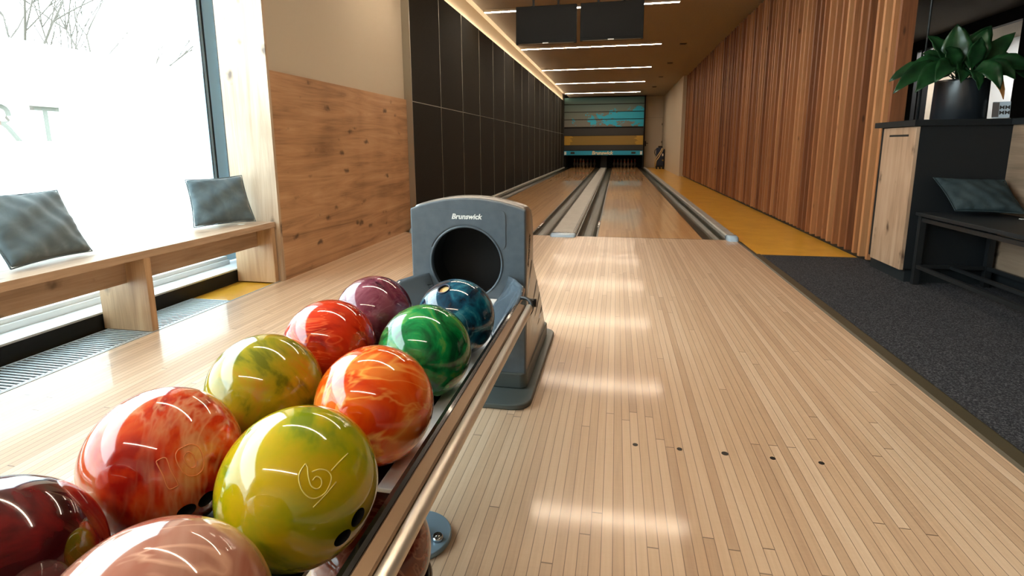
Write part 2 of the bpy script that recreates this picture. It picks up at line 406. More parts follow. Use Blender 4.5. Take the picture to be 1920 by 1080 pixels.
# oak-clad reveal beside the window
bm = bmesh.new(); box(bm, -2.54, -2.195, -2.295, -2.27, 0, 3.03); box(bm, -2.2, -2.176, -2.297, -2.27, 0, 3.03)
tr_ = struct('trim_2', bm, M['oak_end'])
bm = bmesh.new(); box(bm, -2.552, -2.54, -2.29, -1.9, 0, 3.03); struct('trim_3', bm, M['black'])
# far end
struct('wall_far', box(bmesh.new(), 1.32, 2.55, 18.6, 18.8, -.2, 3.3), M['plaster'])
struct('wall_far', box(box(bmesh.new(), -2.54, 1.32, 19.5, 19.6, -.2, 3.3), 1.301, 1.32, 18.02, 19.5, -.2, 3.3), M['pit'])
bm = bmesh.new(); box(bm, 2.10, 2.55, 11.75, 18.6, -.2, 3.3); struct('wall_right', bm, M['cream'])
wr = struct('wall_right', box(bmesh.new(), 2.286, 2.30, -1.03, 11.75, -.2, 3.3), M['black'])
bm = bmesh.new(); rr = random.Random(3)
n = 88
for i in range(n):
    y = 11.70 - i * .145; x0 = 2.2 + rr.choice((0, 0, .006, -.006, .012)); box(bm, x0, 2.286, y - .036, y, .028, 3.02)
box(bm, 2.2, 2.30, -1.047, -1.012, .028, 3.02)
obj('slats', bm, M['slat'], wr)
bm = bmesh.new(); box(bm, 2.23, 2.286, -1.03, 11.72, -.004, .026); struct('baseboard_right', bm, M['black'])
# door in the far end wall
dr = struct('door_1', box(bmesh.new(), 1.33, 2.06, 18.57, 18.6, 0, 2.12), M['plaster'])
bm = bmesh.new(); box(bm, 1.30, 1.33, 18.56, 18.6, 0, 2.15); box(bm, 2.06, 2.09, 18.56, 18.6, 0, 2.15); box(bm, 1.33, 2.06, 18.56, 18.6, 2.12, 2.15)
obj('door_frame', bm, M['cream'], dr)
bm = bmesh.new(); box(bm, 1.37, 1.41, 18.55, 18.57, .92, 1.14); tube(bm, [(1.39, 18.55, 1.05), (1.39, 18.50, 1.05), (1.50, 18.50, 1.05)], .011)
obj('door_handle', bm, M['darkmetal'], dr)
bm = bmesh.new(); 
for z in (.35, 1.05, 1.8): box(bm, 2.05, 2.075, 18.545, 18.57, z, z + .09)
obj('hinge', bm, M['darkmetal'], dr)
struct('baseboard_far', box(bmesh.new(), 1.30, 1.33, 18.55, 18.56, 0, .07), M['cream'])
# enclosing walls of the room around and behind the camera
struct('wall_near', box(bmesh.new(), -3.0, 8.2, -9.2, -9.0, -.2, 3.3), M['plaster'])
struct('wall_left', box(bmesh.new(), -3.0, -2.54, -9.0, -8.1, -.2, 3.3), M['plaster'])
bm = bmesh.new(); box(bm, 6.2, 6.3, -9.0, 4.27, -.2, 3.03); box(bm, 6.2, 6.3, 7.22, 7.9, -.2, 3.03); box(bm, 6.2, 6.3, 4.27, 7.22, 2.83, 3.03)
box(bm, 6.2, 6.3, 7.0, 7.06, -.2, 2.83); box(bm, 6.2, 6.3, 6.86, 6.88, -.2, 2.83)
struct('wall_right', bm, M['black'])
struct('wall_right', box(bmesh.new(), 2.52, 8.2, 7.9, 8.1, -.2, 3.3), M['plaster'])
struct('wall_right', box(bmesh.new(), 7.9, 8.1, 3.0, 7.9, -.2, 3.3), M['sillwhite'])
struct('wall_right', box(bmesh.new(), 6.3, 8.1, 2.9, 3.0, -.2, 3.3), M['cream'])
struct('floor', box(bmesh.new(), 6.3, 8.2, 2.9, 7.9, -.2, 0), M['carpet'])

# ------------------------------------------------------------------ window
wn = thing('window_1', None, None, (-2.75, -5, 0), kind='structure')
bm = bmesh.new(); box(bm, -2.80, -2.744, -2.215, -1.88, .10, 3.03); box(bm, -2.70, -2.55, -1.95, -1.88, 0, 3.03)
box(bm, -2.80, -2.70, -8.1, -8.0, .10, 3.03); box(bm, -2.80, -2.70, -8.0, -2.2, 2.98, 3.03)
obj('window_frame', bm, M['frame'], wn)
bm = bmesh.new(); box(bm, -2.744, -2.738, -2.215, -2.208, .17, 2.98); box(bm, -2.744, -2.736, -2.178, -2.170, .17, 2.98)
obj('gasket', bm, M['blackmetal'], wn)
bm = bmesh.new(); box(bm, -2.82, -2.53, -8.1, -1.88, .078, .09); box(bm, -2.80, -2.69, -8.1, -2.2, .09, .125); box(bm, -2.79, -2.71, -8.1, -2.2, .125, .15)
obj('sill', bm, M['sillwhite'], wn, bevel=.002)
obj('upstand', B(-2.56, -2.53, -8.1, -1.88, -.2, .078), M['blackboard'], wn)
obj('pane', B(-2.760, -2.752, -8.0, -2.2, .15, 2.98), M['glass'], wn)
film = obj('frosted_film', B(-2.7505, -2.7495, -8.0, -2.2, .15, 1.495), M['frost'], wn)
# letters cut out of the film, read from inside
cutters = []
for ch, yc in (('R', -3.555), ('T', -3.347)):
    cu = bpy.data.curves.new('c', 'FONT'); cu.body = ch; cu.size = .262; cu.align_x = 'CENTER'; cu.extrude = .02; cu.resolution_u = 4
    c = bpy.data.objects.new('c', cu); col.objects.link(c); bpy.context.view_layer.update()
    me = bpy.data.meshes.new_from_object(c.evaluated_get(bpy.context.evaluated_depsgraph_get())); bpy.data.objects.remove(c)
    me.transform(Matrix.Translation((-2.75, yc, .998)) @ Matrix(((0, 0, 1, 0), (1, 0, 0, 0), (0, 1, 0, 0), (0, 0, 0, 1))))
    b = bmesh.new(); b.from_mesh(me); bmesh.ops.remove_doubles(b, verts=b.verts, dist=1e-5); cutters.append(b)
cut(film, cutters)
# window wall outside strip below the glass
struct('wall_left', box(bmesh.new(), -2.82, -2.56, -8.1, -1.88, -.3, .078), M['blackboard'])

# ------------------------------------------------------------------ outdoors
bm = bmesh.new(); box(bm, -60, -2.9, -50, 60, -.5, -.35); o = obj('paved_ground', bm, M['snow']); o['kind'] = 'structure'
def tree(loc, seed, label, h=3.6):
    r = random.Random(seed); bm = bmesh.new()
    def grow(p, d, L, rad, lvl):
        n_ = 4; pts = [p]; q = p
        for i in range(n_):
            d = (d + Vector((r.uniform(-.12, .12), r.uniform(-.12, .12), r.uniform(-.03, .1)))).normalized(); q = q + d * (L / n_); pts.append(q)
        tube(bm, pts, rad, 6 if lvl < 2 else 4, [1 - .5 * i / n_ for i in range(n_ + 1)], cap=False)
        if lvl >= 4: return
        for i in range(3 if lvl else 5):
            t_ = pts[r.choice((2, 3, 4))]; a = r.uniform(0, 2 * PI); sp = r.uniform(.35, .8)
            ax = Vector((math.cos(a) * sp, math.sin(a) * sp, 0)); grow(t_, (d + ax).normalized(), L * r.uniform(.55, .8), rad * .56, lvl + 1)
    grow(Vector((0, 0, 0)), Vector((0, 0, 1)), h * .62, .042, 0)
    for v in bm.verts: v.co += Vector(loc)
    o = obj('bare_tree', bm, M['bark']); tag(o, label, 'tree', 'bare trees outside the window'); return o
tree((-9.0, 1.45, -.35), 11, 'leafless tree outside the window, leftmost of the three', 3.9)
tree((-12.2, 4.5, -.35), 5, 'leafless tree outside the window, middle of the three', 5.2)
tree((-9.0, 2.40, -.35), 23, 'leafless tree outside the window, nearest the blue grey frame', 3.9)
bd = thing('distant_house', 'pale distant building seen through the cut-out T in the frosted window', 'building', (-26, 13, -.35))
obj('wall', B(-30, -26, 5, 17, -.35, 2.9), M['facade'], bd); obj('roof', B(-30.3, -25.7, 4.7, 17.3, 2.9, 3.1), M['snow'], bd)
bd = thing('garden_shed', 'pinkish outbuilding seen through the cut-out R in the frosted window', 'building', (-18, 3.5, -.35))
obj('wall', B(-20, -18, 3.2, 7.4, -.35, 1.8), M['facade_b'], bd); obj('roof', B(-20.2, -17.8, 3.0, 7.6, 1.8, 1.95), M['snow'], bd)

# ================================================================== LAMPS
for i in range(8):
    y = -7.5 + 3.32 * i if i < 3 else [2.85, 6.15, 9.45, 12.75, 16.2][i - 3]
    y = [-7.1, -3.75, -.45, 2.85, 6.15, 9.45, 12.75, 16.2][i]
    where = ['above the area behind the camera', 'above the approach over the ball rack', 'above the foul line', 'partly hidden behind the two screens',
             'directly below the two screens in the photo', 'second below the screens in the photo', 'third below the screens in the photo', 'nearest the masking wall at the lane ends'][i]
    l = thing('ceiling_light', 'linear warm ceiling light ' + where, 'ceiling light', (-.45, y, 3.0), 'linear ceiling lights across the lanes')
    bm = bmesh.new(); box(bm, -1.90, 1.01, y - .045, y - .035, 3.0, 3.03); box(bm, -1.90, 1.01, y + .035, y + .045, 3.0, 3.03)
    box(bm, -1.91, -1.90, y - .045, y + .045, 3.0, 3.03); box(bm, 1.01, 1.02, y - .045, y + .045, 3.0, 3.03); box(bm, -1.90, 1.01, y - .035, y + .035, 3.018, 3.03)
    obj('housing', bm, M['plaster'], l)
    obj('diffuser', B(-1.898, 1.008, y - .028, y + .028, 3.0, 3.012), M['lamp'], l)
ls = thing('led_strip', 'warm LED strip glowing along the top of the black left wall', 'light strip', (-2.15, 9, 2.865))
obj('channel', B(-2.19, -2.13, .2, 18.18, 2.86, 2.868), M['joint'], ls)
obj('glow_strip', B(-2.165, -2.145, .2, 18.18, 2.868, 2.876), M['led'], ls)
# unseen lamp added to brighten the passage behind the dark framed opening
pa = thing('ceiling_light', 'unseen round lamp added to brighten the passage beyond the dark framed opening', 'ceiling light', (6.72, 6.6, 3.02))
obj('diffuser', lathe(bmesh.new(), [(0, 0), (.3, 0), (.3, .01), (0, .01)], (6.72, 6.6, 3.02)), emis('added_passage_light', (1, .98, .94), 80), pa)

for i, (x, y) in enumerate(((1.465, 6.4), (1.447, 9.05), (1.441, 11.9), (1.44, 14.8))):
    bm = bmesh.new(); box(bm, x - .07, x + .07, y - .07, y + .07, 3.022, 3.03); v = thing('ceiling_vent', 'dark square ceiling fitting, ' + ['nearest', 'second', 'third', 'farthest'][i] + ' in the row beside the slatted wall', 'ceiling fitting', (x, y, 3.03), 'dark ceiling fittings')
    obj('rim', bm, M['darkmetal'], v); bm = bmesh.new(); box(bm, x - .055, x + .055, y - .055, y + .055, 3.019, 3.022); obj('grille', bm, M['black'], v)

# ================================================================== LANES
def lane(x0, name_label):
    t_ = thing('bowling_lane', name_label, 'bowling lane', (x0 + .533, 0, 0))
    bm = bmesh.new(); box(bm, x0, x0 + 1.066, 0.006, 19.2, -.2, 0); obj('lane_bed', bm, M['lane'], t_)
    obj('foul_line', B(x0, x0 + 1.066, 0.0, .006, -.2, .0006), M['ink'], t_)
    for k_ in range(1, 8):
        xc = x0 + k_ * .1365 - .013; yc = 5.35 - abs(k_ - 4) * .14
        bm = bmesh.new(); prism(bm, [(xc - .014, yc - .06), (xc, yc - .02), (xc + .014, yc - .06), (xc, yc + .09)], 'Z', 0.0002, .0008); obj('arrow', bm, M['ink'], t_)
    for r_ in (0,):
        for k_ in (1, 2, 3, 4, 6, 7, 8, 9):
            xc = x0 + k_ * .1066; yc = 2.05 if k_ in (1, 2, 8, 9) else 2.05
    return t_
lane(0.0, 'right hand wooden bowling lane between two dark gutters')
lane(-1.80, 'left hand wooden bowling lane beside the black wall')
def gutter(x0, x1, label, y0=.0):
    bm = bmesh.new(); n_ = 12; w_ = x1 - x0; top = [(x0, 0), (x0 + .018, 0)]
    for i in range(n_ + 1):
        a = PI * i / n_; top.append((x0 + .018 + (w_ - .036) * (1 - math.cos(a)) / 2, -.062 * math.sin(a)))
    top += [(x1 - .018, 0), (x1, 0)]
    prism(bm, top + [(x1, -.10), (x0, -.10)], 'Y', y0, 19.2)
    o = obj('lane_gutter', bm, M['gutter']); tag(o, label, 'gutter', 'dark gutters beside the lanes'); return o
gutter(-.7335, -.50, 'dark gutter on the right of the left lane')
gutter(-.235, 0.0, 'dark gutter between the wide grey capping and the right lane')
gutter(1.066, 1.30, 'dark gutter on the right of the right lane, beside the yellow floor')
gutter(-2.035, -1.8005, 'dark gutter between the black wall and the left lane')
bm = bmesh.new(); box(bm, -2.2, 1.42, 19.19, 19.2, -.2, -.1); bm.free()

def capping(x0, x1, label, h, name='lane_capping', m='capping', nose=True):
    t_ = thing(name, label, 'lane capping', ((x0 + x1) / 2, 0, 0), 'cappings between the lanes')
    bm = bmesh.new(); prism(bm, [(x0, -.15), (x0, h - .012), (x0 + .012, h), (x1 - .012, h), (x1, h - .012), (x1, -.15)], 'Y', .06, 17.8); obj('top', bm, M[m], t_)
    w_ = x1 - x0
    if w_ > .2:
        bm = bmesh.new()
        for xx in (x1 - .022, x1 - .036): box(bm, xx, xx + .005, .10, 17.8, h, h + .002)
        obj('groove', bm, M['ink'], t_)
    bm = bmesh.new(); rows = []
    for i, (y, hh, ins) in enumerate(((.06, h + .004, 0), (.0, h + .006, 0), (-.045, h + .003, .002), (-.075, h - .010, .008), (-.092, h * .35, .016), (-.094, 0.001, .02))):
        a, b = x0 + ins - .006, x1 - ins + .006
        rows.append([bm.verts.new(p) for p in ((a, y, .0005), (a, y, max(hh - .014, .0008)), (a + .014, y, hh), (b - .014, y, hh), (b, y, max(hh - .014, .0008)), (b, y, .0005))])
    for A, C in zip(rows, rows[1:]):
        for j in range(5): bm.faces.new((A[j], A[j + 1], C[j + 1], C[j]))
    bm.faces.new(rows[0]); bm.faces.new(rows[-1])
    obj('nose', bm, M['nose'], t_, smooth=True)
    return t_
cc = capping(-.50, -.235, 'wide grey capping with pale blue rounded nose between the two lanes', .026)
text('lettering', 'Brunswick', .03, M['ink'], T(-.37, .085, .0265), cc, shear=.2)
capping(1.30, 1.40, 'slim grey capping with pale blue nose beside the yellow floor', .045)
capping(-2.099, -2.035, 'slim grey capping with rounded nose at the foot of the black wall', .05)
# foul sensors / stickers in the gutters
def sticker(x, y, label):
    t_ = thing('warning_sticker', label, 'sticker', (x, y, 0.0006))
    obj('label_backing', B(x - .016, x + .016, y - .30, y + .26, .0004, .0012), M['ink'], t_)
    obj('white_text_block', B(x - .009, x + .009, y - .12, y + .14, .0012, .0016), M['white'], t_)
    obj('red_dot', lathe(bmesh.new(), [(0, .0004), (.013, .0004), (.013, 0), (0, 0)], (x, y + .21, .0012), 16), M['red'], t_)
    obj('mark', B(x - .008, x + .008, y - .25, y - .22, .0012, .0016), M['white'], t_)
sticker(-.715, .78, 'black sticker with white print and red dot in the left lane gutter edge')
sticker(-.016, .95, 'small black and white sticker on the gutter edge of the right lane')
bm = bmesh.new()
for dx in (-.03, .03): prism(bm, [(-.60 + dx, .07), (-.60 + dx + .018, .07), (-.585 + dx, .26), (-.60 + dx, .28), (-.625 + dx, .17), (-.602 + dx, .2)], 'Z', -.060, -.040)
bm.free()
# approach dots
for i, x in enumerate((.26, .398, .535, .675, .813)):
    bm = lathe(bmesh.new(), [(0, .0008), (.0085 if i != 2 else .0105, .0008), (.0085 if i != 2 else .0105, .0001), (0, .0001)], (x, -4.033, 0), 20)
    o = obj('guide_dot', bm, M['ink']); tag(o, 'dark guide dot in the approach, ' + ['leftmost', 'second from the left', 'larger middle one', 'second from the right', 'rightmost'][i] + ' of the row of five', 'floor dot', 'guide dots on the approach')

# ------------------------------------------------------------------ masking unit and pins
MS = .9874
def mx_(x): return .175 + (x - .175) * MS
def mz_(z): return .957 + (z - .957) * MS if z > .01 else 0
def mb(x0, x1, y0, y1, z0, z1): return B(mx_(x0), mx_(x1), y0 - .3, y1 - .3, mz_(z0), mz_(z1))
mu = thing('masking_unit', 'dark masking wall with cyan splatter, ochre stripe and blue strip over the pins', 'masking wall', (-.42, 18.2, .5))
for i, (z0, z1) in enumerate(((2.73, 3.0), (2.41, 2.70), (2.09, 2.38), (1.76, 2.06))):
    obj('picture_board', mb(-2.12, 1.27, 18.20, 18.24, z0, z1), M['maskart'], mu, bevel=.004)
obj('backing', mb(-2.13, 1.28, 18.24, 18.30, .54, 3.02), M['pit'], mu)
obj('side_frame', mb(1.27, 1.29, 18.15, 18.30, 0, 3.02), M['black'], mu)
obj('side_frame', mb(-2.13, -2.12, 18.15, 18.24, 0, 3.02), M['black'], mu)
obj('dark_board', mb(-2.12, 1.27, 18.20, 18.24, 1.39, 1.70), M['maskdark'], mu)
obj('dark_board', mb(-2.12, 1.27, 18.20, 18.24, .76, .98), M['maskdark'], mu)
obj('striped_board', mb(-2.11, 1.27, 18.19, 18.24, .985, 1.375), M['ochrestripe'], mu)
st_ = obj('pin_light_strip', mb(-2.11, 1.27, 18.12, 18.24, .55, .735), M['tealblue'], mu)
text('lettering', 'Brunswick', .21, M['cream_txt'], T(mx_(-.45), 17.817, mz_(.64)) @ FACE_MY, mu, shear=.2, bold=.008)
for x, s in ((-1.73, '13'), (.88, '14')):
    obj('number_plate', mb(x - .09, x + .09, 18.112, 18.12, .60, .69), M['maskdark'], mu)
for x in (-2.05, 1.20):
    obj('white_plate', mb(x - .045, x + .045, 18.112, 18.12, .57, .71), M['white'], mu)
# housings around the pin decks
def housing(x0, x1, label, z1=.53):
    o = obj('kickback', B(x0, x1, 18.02, 19.45, -.2, z1), M['pit']); tag(o, label, 'partition', 'dark partitions beside the pins')
housing(-.5, -.235, 'dark partition between the two pin decks')
housing(-2.13, -2.04, 'dark partition left of the left pin deck')
prof = [(0, 0), (.0255, 0), (.0285, .01), (.036, .05), (.0605, .114), (.0575, .15), (.042, .2), (.0255, .24), (.0228, .255), (.025, .28), (.032, .33), (.0295, .36), (.018, .377), (0, .381)]
pin_me = None
for ln, xc, nm in ((0, .533, 'right'), (1, -1.267, 'left')):
    for row in range(4):
        for j in range(row + 1):
            x = xc + (j - row / 2) * .3048; y = 18.42 + row * .264
            if pin_me is None:
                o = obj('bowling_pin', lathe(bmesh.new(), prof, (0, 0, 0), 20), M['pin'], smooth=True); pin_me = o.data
                b2 = obj('neck_stripe', lathe(bmesh.new(), [(.0262, .243), (.0240, .255), (.0262, .275), (.0250, .275), (.0228, .255), (.0250, .243)], (0, 0, 0), 20), M['red'], o, world=False, smooth=True); st_me = b2.data
            else:
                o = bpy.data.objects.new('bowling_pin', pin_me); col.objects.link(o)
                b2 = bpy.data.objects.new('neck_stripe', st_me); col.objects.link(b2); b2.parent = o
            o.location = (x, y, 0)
            pos = [['front'], ['left', 'right'], ['left', 'middle', 'right'], ['far left', 'inner left', 'inner right', 'far right']][row][j]
            tag(o, '%s lane bowling pin, %s' % (nm, ['front pin of the ten', pos + ' of the second row', pos + ' of the third row', pos + ' of the back row'][row]), 'bowling pin', 'pins of the %s lane' % nm)

# ------------------------------------------------------------------ lane machine by the far door
lm = thing('lane_machine', 'dark blue upright lane cleaning machine with cream hoses in the far right corner', 'cleaning machine', (1.90, 17.2, 0))
bm = bmesh.new(); prism(bm, rrect(1.76, 2.06, .10, .86, .06), 'Y', 17.0, 17.35); obj('body', bm, M['navy'], lm, bevel=.02)
bm = bmesh.new(); box(bm, 1.84, 2.00, 17.05, 17.3, .86, .93); box(bm, 2.0, 2.085, 17.02, 17.33, .12, .80); obj('tank', bm, M['black'], lm, bevel=.015)
bm = bmesh.new()
for x in (1.80, 1.93, 2.05): box(bm, x - .02, x + .02, 16.98, 17.37, .0, .12)
box(bm, 1.74, 2.08, 16.99, 17.36, .08, .14); obj('wheel_frame', bm, M['black'], lm, bevel=.008)
for dx in (0, .09):
    bm = tube(bmesh.new(), [(1.98 + dx * .6, 16.95, .84), (1.90 + dx * .7, 16.93, .68), (1.78 + dx, 16.92, .50), (1.71 + dx * .6, 16.92, .34), (1.71 + dx * .2, 16.94, .10)], .020, 8); obj('hose', bm, M['hose'], lm, smooth=True)
obj('handle', tube(bmesh.new(), [(1.73, 17.05, .55), (1.69, 17.02, .66), (1.70, 17.02, .76), (1.76, 17.05, .80)], .012, 8), M['black'], lm, smooth=True)
obj('white_label', B(1.98, 2.04, 16.985, 16.999, .52, .62), M['white'], lm); obj('yellow_label', B(1.99, 2.05, 16.985, 16.999, .33, .38), M['ochrestripe'], lm)

# ------------------------------------------------------------------ screens
def tv(x0, x1, z0, z1, label, y=1.0):
    t_ = thing('hanging_screen', label, 'television', ((x0 + x1) / 2, y, z1), 'pair of screens above the lanes')
    bm = bmesh.new(); box(bm, x0, x1, y, y + .05, z0, z1); cas = obj('casing', bm, M['bezel'], t_, bevel=.006)
    obj('screen', B(x0 + .025, x1 - .025, y - .002, y + .01, z0 + .035, z1 - .025), M['screen'], t_)
    xm = (x0 + x1) / 2
    obj('logo', B(xm - .04, xm + .03, y - .004, y, z0 + .004, z0 + .014), M['steel'], t_)
    obj('trim_strip', B(x0 + .03, x1 - .03, y - .003, y, z0 + .001, z0 + .004), M['bronze'], t_)
    for dx in (-.16, .14):
        obj('ceiling_bracket', box(B(xm + dx - .012, xm + dx + .012, y + .055, y + .08, z1 - .2, 3.03), xm + dx - .03, xm + dx + .03, y + .04, y + .10, z1 - .02, z1 + .01), M['black'], t_)
    return t_
tv(-1.062, -.333, 2.168, 2.603, 'left black flat screen hanging from the ceiling above the lanes')
tv(-.290, .440, 2.178, 2.607, 'right black flat screen hanging from the ceiling above the lanes')

# ================================================================== BENCH BY THE WINDOW
be = thing('window_bench', 'long pale oak bench running below the frosted window', 'bench', (-2.36, -4, 0))
obj('seat', B(-2.52, -2.21, -7.5, -2.297, .397, .437), M['oak_bench'], be, bevel=.0015)
for y in (-2.34, -3.392, -4.444, -5.5, -6.55, -7.5):
    obj('leg', B(-2.52, -2.212, y, y + .038, -.001 if y > -3 else .0, .397), M['oak_leg'], be, bevel=.0015)
bm = bmesh.new()
ys = (-7.5, -6.55, -5.5, -4.444, -3.392, -2.34)
for a, b in zip(ys, ys[1:]): 
    box(bm, -2.36, -2.335, a + .038, b, .262, .397); obj('apron', bm, M['oak_bench'], be); bm = bmesh.new()
bm.free()

# floor convector grille in front of the window
fg = thing('floor_grille', 'silver convector grille let into the floor below the window bench', 'floor grille', (-2.35, -5, 0))
bm = bmesh.new(); box(bm, -2.212, -2.204, -8.0, -2.30, -.012, .002); box(bm, -2.232, -2.222, -8.0, -2.80, -.012, .0); box(bm, -2.50, -2.488, -8.0, -2.80, -.012, .0); box(bm, -2.50, -2.222, -2.81, -2.80, -.012, 0)
obj('rim', bm, M['grille'], fg)
bm = bmesh.new()
y = -2.83
while y > -6.5: box(bm, -2.488, -2.232, y, y + .009, -.005, -.001); y -= .023
o = obj('louvres', bm, M['grille'], fg)
obj('pit', B(-2.489, -2.231, -8.0, -2.81, -.0118, -.0112), M['black'], fg)

# ================================================================== CUSHIONS
def cushion(A, Bc, C, D, th, label, m, seed=0, tagpos=None, n_=26):
    A, Bc, C, D = map(Vector, (A, Bc, C, D)); ctr = (A + Bc + C + D) / 4
    nrm = (Bc - A).cross(D - A).normalized(); r = random.Random(seed)
    ph = [r.uniform(0, 6) for _ in range(8)]
    bm = bmesh.new(); g = [{}, {}]
    for s_ in (0, 1):
        for i in range(n_ + 1):
            for j in range(n_ + 1):
                u, v = i / n_, j / n_; e = (i in (0, n_)) or (j in (0, n_))
                if e and s_ == 1: g[1][i, j] = g[0][i, j]; continue
                U, V = 2 * u - 1, 2 * v - 1
                pu = .5 + U / 2 * (1 - .055 * (1 - V * V)); pv = .5 + V / 2 * (1 - .055 * (1 - U * U))
                p = A * (1 - pu) * (1 - pv) + Bc * pu * (1 - pv) + C * pu * pv + D * (1 - pu) * pv
                t_ = th * ((1 - U ** 2) * (1 - V ** 2)) ** .38 if not e else 0
                wr_ = .002 * math.sin(5 * U + 3 * V + ph[0]) + .005 * math.sin(7 * V - 4 * U + ph[1]) + .003 * math.sin(13 * U + 6 * V + ph[2])
                ew = (1 - max(abs(U), abs(V))); pk = .006 * math.sin(26 * (U if abs(V) > abs(U) else V) + ph[3]) * math.exp(-ew * 7)
                g[s_][i, j] = bm.verts.new(p + nrm * ((t_ + (wr_ + pk) * (0 if e else 1)) * (1 if s_ == 0 else -1)) + (nrm * .004 * math.sin(9 * (U + V)) if e else Vector()))
    for s_ in (0, 1):
        for i in range(n_):
            for j in range(n_):
                q = [g[s_][i, j], g[s_][i + 1, j], g[s_][i + 1, j + 1], g[s_][i, j + 1]]
                try: bm.faces.new(q if s_ == 0 else q[::-1])
                except ValueError: pass
    zmin = min(A.z, Bc.z)
    t_ = thing('cushion', label, 'cushion', (ctr.x, ctr.y, zmin))
    o = obj('cover', bm, m, t_, smooth=True); sb = o.modifiers.new('s', 'SUBSURF'); sb.levels = 1; sb.render_levels = 1
    bm = bmesh.new(); ring = [g_ for g_ in ()]
    edge = []
    for P, Q in ((A, Bc), (Bc, C), (C, D), (D, A)):
        for i in range(9):
            u = i / 9; U = 2 * u - 1; p = P.lerp(Q, u); edge.append(p + (ctr - p).normalized() * 0 + (ctr - (P + Q) / 2) * .055 * (1 - U * U))
    tube(bm, edge + edge[:1], .0035, 6, cap=False); obj('piping', bm, m, t_, smooth=True)
    if tagpos:
        x, y, z = tagpos; bm = bmesh.new(); box(bm, x - .022, x + .022, y - .02, y + .004, z, z + .002); obj('care_label', bm, M['white'], t_)
    return t_
cushion((-2.36, -3.90, .452), (-2.40, -3.50, .452), (-2.61, -3.46, .752), (-2.62, -3.88, .755), .055, 'larger looking slate grey velvet cushion on the bench, nearest the left edge', M['velvet'], 1)
cushion((-2.50, -2.72, .45), (-2.305, -2.375, .45), (-2.415, -2.335, .768), (-2.60, -2.64, .752), .05, 'slate grey velvet cushion on the bench leaning against the oak post', M['velvet'], 2, tagpos=(-2.34, -2.47, .439))
cushion((2.29, -1.83, .535), (2.635, -1.90, .53), (2.64, -1.66, .72), (2.23, -1.66, .735), .05, 'dark teal grey cushion leaning back on the black metal bench at the right', M['velvet_dark'], 3, tagpos=(2.60, -1.935, .503))

# ================================================================== COUNTER AT THE RIGHT
cb = thing('counter', 'black counter unit with oak door and oak back panel beside the slatted wall', 'counter', (2.5, -1.5, 0))
obj('carcass', box(B(2.15, 2.70, -1.600, -1.07, .10, 1.073), 2.70, 3.0, -3.6, -1.07, .0, 1.073), M['blackboard'], cb)
obj('plinth', B(2.17, 2.70, -1.58, -1.07, .004, .10), mat('teal_black_plinth', (28, 34, 37), .5), cb)
dd = obj('door', B(2.128, 2.15, -1.598, -1.15, .092, 1.068), M['oak_door'], cb, bevel=.0015)
bm = bmesh.new(); box(bm, 2.1262, 2.1285, -1.505, -1.245, 1.005, 1.019); obj('slot_handle', bm, M['black'], dd)
obj('oak_panel', B(2.676, 2.70, -3.6, -1.602, .13, 1.073), M['oak_dim'], cb)
wt = obj('worktop', box(B(2.105, 3.02, -1.618, -1.05, 1.073, 1.112), 2.655, 3.02, -3.62, -1.618, 1.073, 1.112), M['blackboard'])
tag(wt, 'thin black worktop on the counter carrying the potted plant', 'worktop')

bk = thing('metal_bench', 'black metal frame bench with dark seat in front of the oak panel', 'bench', (2.42, -2.4, 0))
obj('seat', B(2.175, 2.655, -3.4, -1.615, .478, .502), M['blackboard'], bk, bevel=.003)
for y in (-3.36, -1.66):
    for x in (2.19, 2.61):
        obj('leg', B(x, x + .035, y, y + .035, .004, .478), M['blackmetal'], bk)
bm = bmesh.new()
for z in (.44, .12):
    for x in (2.195, 2.615): box(bm, x, x + .022, -3.325, -1.66, z, z + .025)
    for y in (-3.35, -1.655): box(bm, 2.225, 2.61, y, y + .022, z, z + .025)
box(bm, 2.40, 2.422, -3.33, -1.65, .12, .14)
obj('rails', bm, M['blackmetal'], bk)

# plant
PX, PY, PZ = 2.520, -1.29, 1.112
pp = thing('potted_plant', 'leafy green plant in a black pot on the counter', 'potted plant', (PX, PY, PZ))
obj('pot', lathe(bmesh.new(), [(0, 0), (.150, 0), (.156, .008), (.152, .262), (.153, .276), (.143, .276), (.138, .23), (0, .23)], (PX, PY, PZ), 48), M['pot'], pp, smooth=True)
obj('soil', lathe(bmesh.new(), [(0, .240), (.139, .238), (.138, .2315), (0, .2315)], (PX, PY, PZ), 32), M['soil'], pp)
def leaf(tip, mid, w, m=None, nh=(-.1, -.6, .8), name='leaf', base=None, fold=.25):
    b0 = Vector(base or (PX + random.uniform(-.03, .03), PY + random.uniform(-.03, .03), PZ + .235)); tip = Vector(tip); mid = Vector(mid); bm = bmesh.new(); n_ = 16; rows = []
    st = .34
    for i in range(n_ + 1):
        t_ = i / n_; p = b0 * (1 - t_) ** 2 + mid * 2 * t_ * (1 - t_) + tip * t_ * t_
        tg = ((mid - b0) * (1 - t_) + (tip - mid) * t_).normalized(); nn = Vector(nh).normalized(); wd = tg.cross(nn).normalized(); up = wd.cross(tg)
        if t_ < st: ww = .005
        else:
            q = (t_ - st) / (1 - st); ww = max(.0015, w * 1.22 * (math.sin(PI * q ** .72)) ** .85)
        row = []
        for j in range(7):
            s_ = (j - 3) / 3; rip = .006 * math.sin(t_ * 30 + j) if abs(s_) > .5 else 0
            row.append(bm.verts.new(p + wd * s_ * ww + up * (abs(s_) * ww * fold + rip * (ww > .02))))
        rows.append(row)
    for a, c in zip(rows, rows[1:]):
        for j in range(6): bm.faces.new((a[j], a[j + 1], c[j + 1], c[j]))
    o = obj(name, bm, m or M['leaf'], pp, smooth=True); sd = o.modifiers.new('s', 'SOLIDIFY'); sd.thickness = .0015
    return o
